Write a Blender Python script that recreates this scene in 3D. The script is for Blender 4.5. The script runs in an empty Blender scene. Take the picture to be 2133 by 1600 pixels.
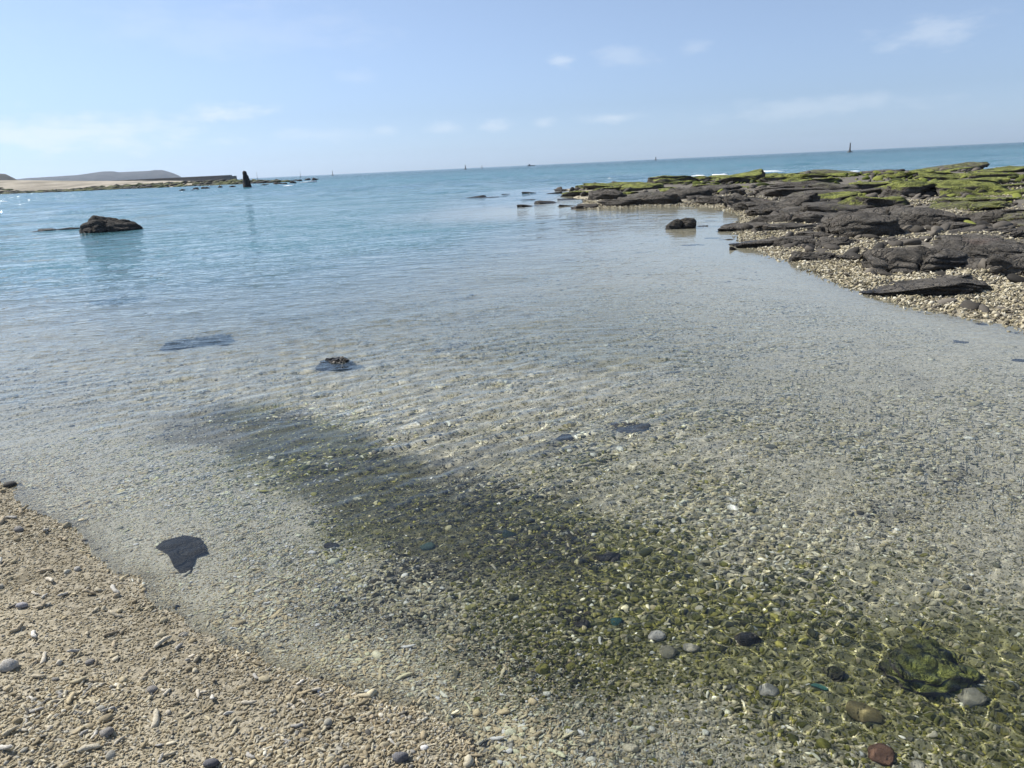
import bpy, bmesh, math, random
import numpy as np
from mathutils import Matrix, Vector

R_ = math.radians
random.seed(7)
RNG = np.random.default_rng(11)
sc = bpy.context.scene
COL = sc.collection

# ------------------------------------------------------------------ camera
W0, H0, F0 = 2133.0, 1600.0, 1550.0          # photo size and focal length in its pixels
CAM_H = 1.70                                 # eye height over the water
PITCH, ROLL = R_(16.33), R_(2.68)
CAM_ROT = (Matrix.Rotation(math.pi/2 - PITCH, 3, 'X') @ Matrix.Rotation(-ROLL, 3, 'Z'))
cam_d = bpy.data.cameras.new("camera")
cam_d.sensor_width = 36.0
cam_d.lens = F0 / W0 * 36.0
cam_d.clip_start = 0.02
cam_d.clip_end = 60000.0
cam = bpy.data.objects.new("camera", cam_d)
COL.objects.link(cam)
cam.matrix_world = Matrix.Translation((0, 0, CAM_H)) @ CAM_ROT.to_4x4()
sc.camera = cam

# ------------------------------------------------------------------ light
SUN_AZ, SUN_EL = R_(-62.0), R_(46.0)         # azimuth from +Y towards +X
sun_dir = Vector((math.sin(SUN_AZ)*math.cos(SUN_EL), math.cos(SUN_AZ)*math.cos(SUN_EL), math.sin(SUN_EL)))
sun_d = bpy.data.lights.new("sun", 'SUN')
sun_d.energy = 5.0
sun_d.angle = R_(0.53)
sun_d.color = (1.0, 0.955, 0.88)
sun = bpy.data.objects.new("sun", sun_d)
COL.objects.link(sun)
sun.rotation_euler = sun_dir.to_track_quat('Z', 'Y').to_euler()
sun_d.cycles.is_caustics_light = True

sc.view_settings.view_transform = 'Standard'
sc.view_settings.look = 'None'
sc.view_settings.exposure = 0.5
sc.view_settings.gamma = 1.0
sc.view_settings.use_curve_mapping = False
sc.cycles.use_denoising = True
sc.cycles.denoiser = 'OPENIMAGEDENOISE'
sc.cycles.denoising_input_passes = 'RGB_ALBEDO_NORMAL'
sc.cycles.sample_clamp_indirect = 4.0
sc.cycles.max_bounces = 8
sc.cycles.diffuse_bounces = 2
sc.cycles.glossy_bounces = 2
sc.cycles.transmission_bounces = 4
sc.cycles.caustics_reflective = True
sc.cycles.caustics_refractive = True
sc.cycles.use_adaptive_sampling = True
sc.cycles.adaptive_threshold = 0.025

def pix_dir(u, v):
    d = CAM_ROT @ Vector(((u - W0/2)/F0, -(v - H0/2)/F0, -1.0))
    return d.normalized()

def gp(u, v, z=0.0):
    """point at height z seen at pixel (u, v)"""
    d = pix_dir(u, v)
    t = (z - CAM_H) / d.z
    return np.array([d.x*t, d.y*t, z])

def at_dist(u, v, dist):
    """point at pixel (u, v) at horizontal distance dist"""
    d = pix_dir(u, v)
    t = dist / math.hypot(d.x, d.y)
    return np.array([d.x*t, d.y*t, CAM_H + d.z*t])

# ------------------------------------------------------------------ world / sky
world = bpy.data.worlds.new("World")
sc.world = world
world.use_nodes = True
wn, wl = world.node_tree.nodes, world.node_tree.links
wn.clear()
SKY_STRENGTH = 0.069
SKY_SAT, SKY_TINT = 0.38, (0.79, 1.01, 1.37, 1)
def N(nodes, t, **kw):
    n = nodes.new(t)
    for k, v in kw.items():
        setattr(n, k, v)
    return n
def build_world():
    out = N(wn, 'ShaderNodeOutputWorld')
    bg = N(wn, 'ShaderNodeBackground'); bg.inputs['Strength'].default_value = SKY_STRENGTH
    sky = N(wn, 'ShaderNodeTexSky')
    sky.sky_type = 'NISHITA'; sky.sun_disc = False
    sky.sun_elevation = SUN_EL; sky.sun_rotation = SUN_AZ
    sky.air_density = 1.0; sky.dust_density = 0.3; sky.ozone_density = 2.0; sky.altitude = 0.0
    tc = N(wn, 'ShaderNodeTexCoord')
    sep = N(wn, 'ShaderNodeSeparateXYZ'); wl.new(tc.outputs['Generated'], sep.inputs[0])
    def M(op, a, b=None, c=None):
        n = N(wn, 'ShaderNodeMath', operation=op)
        for i, x in enumerate((a, b, c)):
            if x is None: continue
            if isinstance(x, (int, float)): n.inputs[i].default_value = x
            else: wl.new(x, n.inputs[i])
        return n.outputs[0]
    az = M('ARCTAN2', sep.outputs[0], sep.outputs[1])
    el = M('ARCSINE', sep.outputs[2])
    # wispy clouds: soft noise patches low over the sea
    comb = N(wn, 'ShaderNodeCombineXYZ')
    wl.new(az, comb.inputs[0]); wl.new(M('MULTIPLY', el, 2.6), comb.inputs[1])
    nz = N(wn, 'ShaderNodeTexNoise'); nz.inputs['Scale'].default_value = 16.0
    nz.inputs['Detail'].default_value = 7.0; nz.inputs['Roughness'].default_value = 0.6
    wl.new(comb.outputs[0], nz.inputs['Vector'])
    nf = M('SUBTRACT', nz.outputs['Fac'], 0.5)
    total = None
    clouds = [  # pixel x, y, half width, half height, strength
        (455, 236, 75, 20, 0.85), (1937, 68, 88, 28, 0.42), (1172, 128, 32, 13, 0.5),
        (1030, 260, 46, 13, 0.5), (925, 268, 45, 12, 0.38), (805, 270, 26, 9, 0.32), (660, 282, 90, 15, 0.3),
        (1132, 256, 26, 12, 0.36), (1275, 245, 62, 11, 0.5), (1300, 114, 60, 20, 0.28), (1446, 100, 30, 12, 0.22),
        (150, 275, 260, 34, 0.7), (1700, 225, 200, 20, 0.28), (745, 162, 46, 16, 0.22), (500, 65, 260, 50, 0.16)]
    for (u, v, hw, hh, s) in clouds:
        d = pix_dir(u, v)
        a0, e0 = math.atan2(d.x, d.y), math.asin(d.z)
        ka, ke = F0/hw, F0/hh
        dx = M('MULTIPLY', M('SUBTRACT', az, a0), ka)
        dy = M('MULTIPLY', M('SUBTRACT', el, e0), ke)
        r = M('SQRT', M('ADD', M('MULTIPLY', dx, dx), M('MULTIPLY', dy, dy)))
        w = M('ADD', M('SUBTRACT', 1.0, r), M('MULTIPLY', nf, 3.4))
        mr = N(wn, 'ShaderNodeMapRange', interpolation_type='SMOOTHSTEP')
        mr.inputs['From Min'].default_value = -0.25; mr.inputs['From Max'].default_value = 1.1
        mr.inputs['To Min'].default_value = 0.0; mr.inputs['To Max'].default_value = s*0.72
        wl.new(w, mr.inputs['Value'])
        total = mr.outputs[0] if total is None else M('MAXIMUM', total, mr.outputs[0])
    mix = N(wn, 'ShaderNodeMix', data_type='RGBA')
    wl.new(total, mix.inputs['Factor'])
    hs = N(wn, 'ShaderNodeHueSaturation'); hs.inputs['Saturation'].default_value = SKY_SAT
    wl.new(sky.outputs[0], hs.inputs['Color'])
    tint = N(wn, 'ShaderNodeMix', data_type='RGBA', blend_type='MULTIPLY'); tint.inputs['Factor'].default_value = 1.0
    wl.new(hs.outputs[0], tint.inputs['A']); tint.inputs['B'].default_value = SKY_TINT
    wl.new(tint.outputs['Result'], mix.inputs['A'])
    mix.inputs['B'].default_value = (9.6, 10.2, 10.8, 1)
    wl.new(mix.outputs['Result'], bg.inputs['Color'])
    wl.new(bg.outputs[0], out.inputs[0])
build_world()

# ------------------------------------------------------------------ numpy noise
def _h(ix, iy, iz, seed):
    n = (ix.astype(np.int64)*374761393 + iy.astype(np.int64)*668265263 + iz.astype(np.int64)*2147483647*31 + seed*1442695041) & 0xFFFFFFFF
    n = ((n ^ (n >> 13)) * 1274126177) & 0xFFFFFFFF
    n = ((n ^ (n >> 16)) * 2246822519) & 0xFFFFFFFF
    return ((n ^ (n >> 15)) & 0xFFFFFF) / float(0xFFFFFF)
def vnoise(P, seed=0):
    """value noise in [-1, 1]; P (n, 3)"""
    i = np.floor(P); f = P - i; f = f*f*f*(f*(f*6 - 15) + 10)
    i = i.astype(np.int64); r = np.zeros(len(P))
    for a in (0, 1):
        wa = f[:, 0] if a else 1 - f[:, 0]
        for b in (0, 1):
            wb = f[:, 1] if b else 1 - f[:, 1]
            for c in (0, 1):
                wc = f[:, 2] if c else 1 - f[:, 2]
                r += wa*wb*wc*_h(i[:, 0]+a, i[:, 1]+b, i[:, 2]+c, seed)
    return r*2 - 1
def fbm(P, oct=4, seed=0, gain=0.5, lac=2.03):
    r = np.zeros(len(P)); a = 1.0; t = 0
    for o in range(oct):
        r += a*vnoise(P*(lac**o) + o*17.3, seed + o); t += a; a *= gain
    return r/t
def n2(x, y, s, oct=3, seed=0):
    return fbm(np.stack([x/s, y/s, np.full_like(x, 0.37)], 1), oct, seed)
def sstep(a, b, x):
    t = np.clip((x - a)/(b - a), 0, 1); return t*t*(3 - 2*t)
def seg_dist(x, y, poly):
    d = np.full(len(x), 1e18)
    for (ax, ay), (bx, by) in zip(poly[:-1], poly[1:]):
        vx, vy = bx-ax, by-ay; L = vx*vx + vy*vy + 1e-12
        t = np.clip(((x-ax)*vx + (y-ay)*vy)/L, 0, 1)
        d = np.minimum(d, (x-ax-t*vx)**2 + (y-ay-t*vy)**2)
    return np.sqrt(d)
def inside(x, y, poly):
    r = np.zeros(len(x), bool); n = len(poly)
    for i in range(n):
        ax, ay = poly[i]; bx, by = poly[(i+1) % n]
        c = ((ay > y) != (by > y))
        with np.errstate(divide='ignore', invalid='ignore'):
            xi = (bx-ax)*(y-ay)/((by-ay) if by != ay else 1e-12) + ax
        r ^= c & (x < xi)
    return r
def sdf(x, y, poly):
    d = seg_dist(x, y, list(poly) + [poly[0]])
    return np.where(inside(x, y, poly), d, -d)

# ------------------------------------------------------------------ the lie of the land
P2 = lambda u, v: tuple(gp(u, v)[:2])
BEACH = [(-60, 16), P2(-700, 640), P2(-200, 880), P2(20, 1012), P2(70, 1060), P2(150, 1105), P2(240, 1180), P2(350, 1262), P2(450, 1325),
         P2(560, 1378), P2(720, 1428), P2(875, 1490), P2(990, 1590), P2(1200, 1800), (1.6, 0.6), (4.0, -1.5), (8, -12), (-60, -12)]
REEF = [P2(2900, 950), P2(2400, 765), P2(2133, 676), P2(2030, 660), P2(1940, 640), P2(1830, 610), P2(1760, 585), P2(1700, 556), P2(1620, 532),
        P2(1560, 505), P2(1545, 470), P2(1560, 450), P2(1500, 432), P2(1420, 428), P2(1330, 431), P2(1250, 434), P2(1200, 436), P2(1222, 416), P2(1190, 412), P2(1210, 402), P2(1150, 396),
        P2(1270, 388), P2(1420, 378), P2(1560, 370), P2(1700, 367), P2(1850, 362), P2(2133, 355), P2(2700, 340), (130, 60), (60, 8)]
SPIT = [(-520, 150), P2(-420, 425.0), P2(0, 404.5), P2(140, 399.5), P2(280, 393.5), P2(420, 387.5), P2(520, 383.5), P2(600, 379.5), P2(560, 378.5), P2(470, 380.0), P2(300, 386.8), (-420, 470), (-900, 300)]

def ground_z(x, y):
    b = sdf(x, y, BEACH); r = sdf(x, y, REEF); s = sdf(x, y, SPIT)
    rad = np.hypot(x, y)
    wob = 0.10*n2(x, y, 0.9, 3, 3)
    bb = b + wob*sstep(0, 0.5, np.abs(b)+0.2) + (0.07*n2(x, y, 0.28, 3, 4) - 0.07)*(rad < 12)
    zb_in = 0.26*(1 - np.exp(-bb/2.6)) + 0.02*n2(x, y, 0.45, 2, 5)*sstep(0, 0.5, bb)
    zr_in = 0.09*(1 - np.exp(-np.maximum(r, 0)/1.5)) + 0.13*sstep(2, 14, r) + 0.18*np.abs(n2(x, y, 1.6, 3, 13))*sstep(1.5, 4, r)
    zs_in = 0.8*sstep(0, 14, s) + (2.6 + 2.6*sstep(R_(-26), R_(-34), np.arctan2(x, np.maximum(y, 1e-3))))*sstep(10, 60, s) + 0.35*n2(x, y, 40., 2, 9)*sstep(2, 20, s)
    db = np.maximum(-bb, 0); dr = np.maximum(-r, 0); ds = np.maximum(-s, 0)
    dep_b = 0.34*(1 - np.exp(-db/2.0)) + 0.012*np.maximum(db-4, 0)
    dep_r = 0.26*(1 - np.exp(-dr/3.5)) + 0.02*np.maximum(dr-6, 0)
    dep_s = 0.03*ds
    # seaward of the reef edge it drops off faster
    sea = sstep(0, 12, y - 0.35*x - 30)
    dep = np.minimum(np.minimum(dep_b, dep_r*(1 + 6*sea)), dep_s + 0.1) * 1.0
    dep = np.minimum(dep, 4.5)
    z = -dep - 0.0
    z += 0.035*n2(x, y, 0.8, 3, 21)*sstep(0.08, 0.3, dep)
    z = np.where(bb > 0, zb_in, z); z = np.where(r > 0, np.maximum(zr_in, 0.01), z); z = np.where(s > 0, np.maximum(zs_in, 0.02), z)
    return z

def nearest_poly_zone(x, y, pts, w):
    return 1 - np.clip(seg_dist(x, y, pts)/w, 0, 1)
ALGAE_LINE = [P2(560, 880), P2(760, 970), P2(950, 1060), P2(1180, 1160), P2(1400, 1250), P2(1700, 1330), P2(2050, 1420), P2(2400, 1500)]
WEED_LINE = [P2(540, 880), P2(620, 915), P2(780, 930), P2(1000, 985)]
def zone_algae(x, y):
    w = n2(x, y, 0.7, 3, 31)
    a = sstep(0.25, 0.85, nearest_poly_zone(x, y, ALGAE_LINE, 1.15) + 0.6*w)
    b = 0.72*sstep(-0.25, 0.45, n2(x, y, 1.0, 4, 41) + 0.05)*sstep(0.10, 0.24, -ground_z(x, y))
    return np.clip(np.maximum(a, b*sstep(-0.9, 0.6, x)), 0, 1)
def zone_weed(x, y):
    w = n2(x, y, 0.8, 3, 51)
    return np.clip(sstep(0.2, 0.7, nearest_poly_zone(x, y, WEED_LINE, 1.2) + 1.0*w - 0.05), 0, 1)

# ------------------------------------------------------------------ mesh helpers
def mesh_from(name, V, Fc, smooth=True):
    """V (n,3), Fc (m,k) arrays"""
    me = bpy.data.meshes.new(name)
    V = np.asarray(V, np.float32); Fc = np.asarray(Fc, np.int32); m, k = Fc.shape
    me.vertices.add(len(V)); me.vertices.foreach_set('co', V.ravel())
    me.loops.add(m*k); me.loops.foreach_set('vertex_index', Fc.ravel())
    me.polygons.add(m); me.polygons.foreach_set('loop_start', np.arange(0, m*k, k, dtype=np.int32))
    me.polygons.foreach_set('use_smooth', np.full(m, smooth))
    me.update(calc_edges=True); me.validate()
    return me
def add_attr(me, name, vals):
    a = me.attributes.new(name, 'FLOAT', 'POINT'); a.data.foreach_set('value', np.asarray(vals, np.float32))
def link(name, me, mat=None, parent=None, label=None, cat=None, group=None, kind=None, loc=None):
    o = bpy.data.objects.new(name, me); COL.objects.link(o)
    if mat is not None and me is not None and not me.materials: me.materials.append(mat)
    if parent is not None: o.parent = parent
    tag(o, label, cat, group, kind)
    if loc is not None: o.location = loc
    o.cycles.is_caustics_receiver = True
    return o
def tag(o, label=None, cat=None, group=None, kind=None):
    if label: o['label'] = label
    if cat: o['category'] = cat
    if group: o['group'] = group
    if kind: o['kind'] = kind
def polar_grid(a0, a1, na, radii):
    th = np.linspace(a0, a1, na); rr = np.asarray(radii)
    Rg, T = np.meshgrid(rr, th, indexing='ij')
    x = (Rg*np.sin(T)).ravel(); y = (Rg*np.cos(T)).ravel()
    nr = len(rr); i = np.arange(nr*na).reshape(nr, na)
    F = np.stack([i[:-1, :-1], i[:-1, 1:], i[1:, 1:], i[1:, :-1]], -1).reshape(-1, 4)
    return x, y, F, Rg.ravel()
def geo_radii(segs):
    out = [segs[0][0]]
    for (r0, r1, k) in segs:
        r = out[-1]
        while r < r1:
            r *= (1 + k); out.append(r)
    return out
def ico(sub):
    bm = bmesh.new(); bmesh.ops.create_icosphere(bm, subdivisions=sub, radius=1.0)
    V = np.array([v.co[:] for v in bm.verts]); F = np.array([[v.index for v in f.verts] for f in bm.faces]); bm.free()
    return V, F
ICO = {s: ico(s) for s in (1, 2, 3, 4, 5)}

# ------------------------------------------------------------------ material helper
class Mat:
    def __init__(s, name):
        s.m = bpy.data.materials.new(name); s.m.use_nodes = True
        s.n = s.m.node_tree.nodes; s.l = s.m.node_tree.links; s.n.clear()
        s.out = s.n.new('ShaderNodeOutputMaterial')
    def node(s, t, **kw): return N(s.n, t, **kw)
    def put(s, sock, v):
        if v is None: return
        if hasattr(v, 'is_output') or isinstance(v, bpy.types.NodeSocket): s.l.new(v, sock)
        elif isinstance(v, (int, float)): sock.default_value = v
        else:
            v = tuple(v); sock.default_value = v if len(v) != 3 or sock.type != 'RGBA' else v + (1,)
    def math(s, op, a, b=None, clamp=False):
        n = s.node('ShaderNodeMath', operation=op, use_clamp=clamp); s.put(n.inputs[0], a); s.put(n.inputs[1], b); return n.outputs[0]
    def mix(s, f, a, b, blend='MIX'):
        n = s.node('ShaderNodeMix', data_type='RGBA', blend_type=blend)
        s.put(n.inputs['Factor'], f); s.put(n.inputs['A'], a); s.put(n.inputs['B'], b); return n.outputs['Result']
    def noise(s, vec, scale, detail=4, rough=0.55, dist=0.0):
        n = s.node('ShaderNodeTexNoise'); s.put(n.inputs['Vector'], vec)
        n.inputs['Scale'].default_value = scale; n.inputs['Detail'].default_value = detail
        n.inputs['Roughness'].default_value = rough; n.inputs['Distortion'].default_value = dist
        return n.outputs['Fac']
    def voro(s, vec, scale, feature='F1', out='Distance'):
        n = s.node('ShaderNodeTexVoronoi', feature=feature); s.put(n.inputs['Vector'], vec); n.inputs['Scale'].default_value = scale
        return n.outputs[out]
    def rng(s, v, a, b, c=0.0, d=1.0, smooth=True):
        n = s.node('ShaderNodeMapRange', interpolation_type='SMOOTHSTEP' if smooth else 'LINEAR'); s.put(n.inputs['Value'], v)
        for k, x in zip(('From Min', 'From Max', 'To Min', 'To Max'), (a, b, c, d)): n.inputs[k].default_value = x
        return n.outputs[0]
    def attr(s, name, kind='GEOMETRY', out='Fac'):
        n = s.node('ShaderNodeAttribute', attribute_type=kind); n.attribute_name = name; return n.outputs[out]
    def bump(s, h, dist, strength=1.0, normal=None):
        n = s.node('ShaderNodeBump'); s.put(n.inputs['Height'], h); n.inputs['Distance'].default_value = dist
        n.inputs['Strength'].default_value = strength; s.put(n.inputs['Normal'], normal); return n.outputs[0]
    def pos(s): return s.node('ShaderNodeNewGeometry').outputs['Position']
    def obj(s): return s.node('ShaderNodeTexCoord').outputs['Object']
    def pbsdf(s, col, rough, normal=None, spec=0.3):
        b = s.node('ShaderNodeBsdfPrincipled'); s.put(b.inputs['Base Color'], col); s.put(b.inputs['Roughness'], rough)
        b.inputs['Specular IOR Level'].default_value = spec; s.put(b.inputs['Normal'], normal)
        return b.outputs[0]
    def done(s, sh): s.l.new(sh, s.out.inputs['Surface']); return s.m

# ------------------------------------------------------------------ ground sheet: beach, seabed, spit
def ground_material():
    M = Mat('coral_sand_ground'); p = M.pos()
    big = M.noise(p, 1.3, 5); fine = M.noise(p, 42, 4, 0.7)
    cell = M.voro(p, 34, out='Color'); sepc = M.node('ShaderNodeSeparateColor'); M.put(sepc.inputs[0], cell)
    cr = sepc.outputs[0]
    sand = M.mix(big, (0.27, 0.230, 0.155), (0.40, 0.348, 0.245))
    peb = M.mix(cr, (0.17, 0.155, 0.115), (0.58, 0.54, 0.44))
    under = M.attr('under')
    base = M.mix(M.rng(fine, .35, .65, .15, .5), sand, peb)
    bed = M.mix(M.rng(fine, .3, .7, .2, .6), M.mix(big, (0.44, 0.40, 0.31), (0.56, 0.52, 0.42)), peb)
    c = M.mix(under, base, bed)
    c = M.mix(M.math('MULTIPLY', M.attr('pale'), M.rng(fine, .3, .6, .35, .9)), c, (0.56, 0.52, 0.43))  # pale sand by the left shore, with some sky glare put into its colour
    olive = M.mix(fine, (0.07, 0.075, 0.02), (0.22, 0.21, 0.06))
    c = M.mix(M.math('MULTIPLY', M.attr('algae'), 0.8), c, olive)
    c = M.mix(M.math('MULTIPLY', M.attr('weed'), 0.55), c, M.mix(fine, (0.018, 0.020, 0.012), (0.07, 0.06, 0.04)))
    rock = M.mix(M.noise(p, 3, 5), (0.08, 0.073, 0.062), (0.21, 0.19, 0.16))
    c = M.mix(M.attr('rock'), c, rock)
    far = M.mix(M.rng(M.noise(p, 0.05, 6, .65), .35, .65), (0.20, 0.18, 0.14), (0.36, 0.32, 0.255))
    c = M.mix(M.attr('spit'), c, far)
    wet = M.attr('wet')
    c = M.mix(wet, c, M.mix(0.2, c, (0.0, 0.0, 0.0)))
    h = M.math('ADD', M.noise(p, 90, 3, .7), M.math('MULTIPLY', M.voro(p, 38), 0.9))
    return M.done(M.pbsdf(c, 0.9, M.bump(h, 0.012, 0.8), 0.15))
def build_ground():
    radii = geo_radii([(0.25, 18, 0.011), (18, 120, 0.02), (120, 5200, 0.045)])
    x, y, F, rad = polar_grid(R_(-100), R_(100), 420, radii)
    z = ground_z(x, y)
    me = mesh_from('ground', np.stack([x, y, z], 1), F)
    add_attr(me, 'under', sstep(0.0, 0.05, -z))
    add_attr(me, 'wet', (1 - sstep(0.012, 0.045, z + 0.012*n2(x, y, 0.25, 2, 8)))*sstep(-0.03, 0.0, z)*(rad < 30))
    add_attr(me, 'algae', zone_algae(x, y)*(rad < 14))
    add_attr(me, 'weed', zone_weed(x, y)*(rad < 20))
    add_attr(me, 'pale', sstep(-0.1, -1.2, x)*sstep(7.5, 5.0, rad)*sstep(0.0, 0.04, -z)*sstep(0.9, 0.3, seg_dist(x, y, [p for p in BEACH[1:14]])/1.6))
    r = sdf(x, y, REEF); s = sdf(x, y, SPIT)
    add_attr(me, 'rock', sstep(0.6, 2.6, r + 1.6*n2(x, y, 2.2, 3, 77)))
    add_attr(me, 'spit', sstep(0, 3, s))
    o = link('ground', me, ground_material(), kind='structure')
build_ground()

# ------------------------------------------------------------------ the water
def water_material():
    M = Mat('sea_water'); p = M.pos()
    mp = M.node('ShaderNodeMapping'); M.put(mp.inputs['Vector'], p)
    mp.inputs['Rotation'].default_value = (0, 0, R_(-31)); mp.inputs['Scale'].default_value = (0.45, 1.0, 1.0)
    v = mp.outputs[0]
    h1 = M.noise(v, 9.0, 3, .55, .3); h4 = M.noise(v, 3.2, 3, .55, .2); h2 = M.noise(v, 26.0, 2, .5, .2); h3 = M.noise(v, 1.1, 3, .5)
    far = M.attr('far')
    fine = M.math('ADD', M.math('MULTIPLY', h1, 0.018), M.math('MULTIPLY', h2, 0.004))
    fine = M.math('ADD', fine, M.math('MULTIPLY', M.math('MULTIPLY', h4, 0.16), M.attr('mid')))
    h = M.math('ADD', M.math('MULTIPLY', fine, M.attr('ripple')), M.math('MULTIPLY', M.math('MULTIPLY', h3, 0.5), far))
    nrm = M.bump(h, 1.0, 1.0)
    gl = M.node('ShaderNodeBsdfGlass'); gl.inputs['IOR'].default_value = 1.333; gl.inputs['Roughness'].default_value = 0.0
    gl.inputs['Color'].default_value = (0.972, 0.995, 0.985, 1); M.put(gl.inputs['Normal'], nrm)
    shelf = M.attr('body2')
    col = M.mix(shelf, M.mix(M.attr('mid'), (0.060, 0.125, 0.150), (0.070, 0.175, 0.212)), (0.008, 0.070, 0.088))
    col = M.mix(M.rng(M.noise(p, 0.02, 4), .4, .65), col, M.mix(0.35, col, (0.012, 0.07, 0.11)))
    di = M.node('ShaderNodeBsdfDiffuse'); M.put(di.inputs['Color'], col)
    gs = M.node('ShaderNodeBsdfGlossy'); M.put(gs.inputs['Roughness'], M.rng(far, 0, 1, 0.02, 0.12)); M.put(gs.inputs['Normal'], nrm)
    gs.inputs['Color'].default_value = (1, 1, 1, 1)
    fr = M.node('ShaderNodeFresnel'); fr.inputs['IOR'].default_value = 1.333; M.put(fr.inputs['Normal'], nrm)
    deep = M.node('ShaderNodeMixShader'); M.put(deep.inputs[0], fr.outputs[0]); M.put(deep.inputs[1], di.outputs[0]); M.put(deep.inputs[2], gs.outputs[0])
    mx = M.node('ShaderNodeMixShader'); M.put(mx.inputs[0], M.attr('body')); M.put(mx.inputs[1], gl.outputs[0]); M.put(mx.inputs[2], deep.outputs[0])
    return M.done(mx.outputs[0])
def wave_set(n, l0, l1, dir0, spread, slope, seed):
    g = np.random.default_rng(seed); out = []
    for i in range(n):
        lam = l0*(l1/l0)**g.random(); th = dir0 + g.normal()*spread; k = 2*math.pi/lam
        out.append((k*math.cos(th), k*math.sin(th), slope/math.sqrt(n)*1.414/k, g.random()*2*math.pi, lam))
    return out
def build_water():
    radii = geo_radii([(0.9, 9.0, 0.0042), (9, 40, 0.007), (40, 400, 0.012), (400, 5200, 0.04)])
    x, y, F, rad = polar_grid(R_(-56), R_(56), 440, radii)
    gz = ground_z(x, y); dep = np.maximum(-gz, 0)
    calm = sstep(0.02, 0.25, dep)*0.75 + 0.25
    lee = 1 - 0.75*sstep(9, 3, np.maximum(-sdf(x, y, REEF), 0))*sstep(9, 16, rad)
    patch = 0.78 + 0.45*n2(x, y, 2.5, 2, 61) + 0.45*n2(x, y, 0.7, 2, 62)
    z = np.zeros_like(x)
    spacing = rad*0.005
    D0 = R_(-58)
    groups = [(wave_set(22, 0.11, 0.34, D0, 0.62, 0.10, 1), 'wind'), (wave_set(28, 0.042, 0.105, D0, 1.5, 0.15, 2), 'small'), (wave_set(8, 0.6, 1.6, D0, 0.5, 0.02, 3), 'wind'),
              (wave_set(10, 3.0, 11.0, R_(-75), 0.45, 0.07, 4), 'sea')]
    seaw = sstep(25, 90, rad)
    for g, kind in groups:
        if kind == 'wind': amp = calm*lee*patch*(sstep(2.2, 5.0, rad)*0.85 + 0.15)*(1 - 0.55*sstep(0.0, 2.5, x)*(rad < 12))
        elif kind == 'small': amp = calm*lee*(0.8 + 0.3*patch)
        else: amp = seaw
        for (kx, ky, a, ph, lam) in g:
            z += a*amp*np.cos(kx*x + ky*y + ph)*np.clip((lam/spacing - 2.2)/2.5, 0, 1)
    near = (rad < 60)
    dry = near & (gz > -0.011)
    F = F[~dry[F].all(1)]
    used = np.unique(F); remap = np.full(len(x), -1); remap[used] = np.arange(len(used)); F = remap[F]
    x, y, z, dep, rad, lee, calm, patch = (q[used] for q in (x, y, z, dep, rad, lee, calm, patch))
    me = mesh_from('sea', np.stack([x, y, z], 1), F)
    body = 0.9*(1 - np.exp(-np.maximum(dep - 0.30, 0)/0.30))
    away = sstep(1.5, 9, np.maximum(-sdf(x, y, REEF), 0))*sstep(0.9, 4.5, np.maximum(-sdf(x, y, BEACH), 0))
    body = np.maximum(body, 0.82*away*sstep(3.0, 19, rad + 2.5*n2(x, y, 4., 3, 63)))
    body = np.maximum(body, sstep(45, 130, rad))
    add_attr(me, 'body', np.clip(body, 0, 1))
    add_attr(me, 'body2', sstep(90, 500, rad))
    add_attr(me, 'far', sstep(30, 150, rad))
    add_attr(me, 'ripple', sstep(3.5, 9, rad)*lee*calm*patch*1.25)
    add_attr(me, 'mid', sstep(7, 22, rad))
    o = link('sea', me, water_material(), kind='structure')
    o.cycles.is_caustics_caster = True
    o.cycles.is_caustics_receiver = False
build_water()


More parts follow.
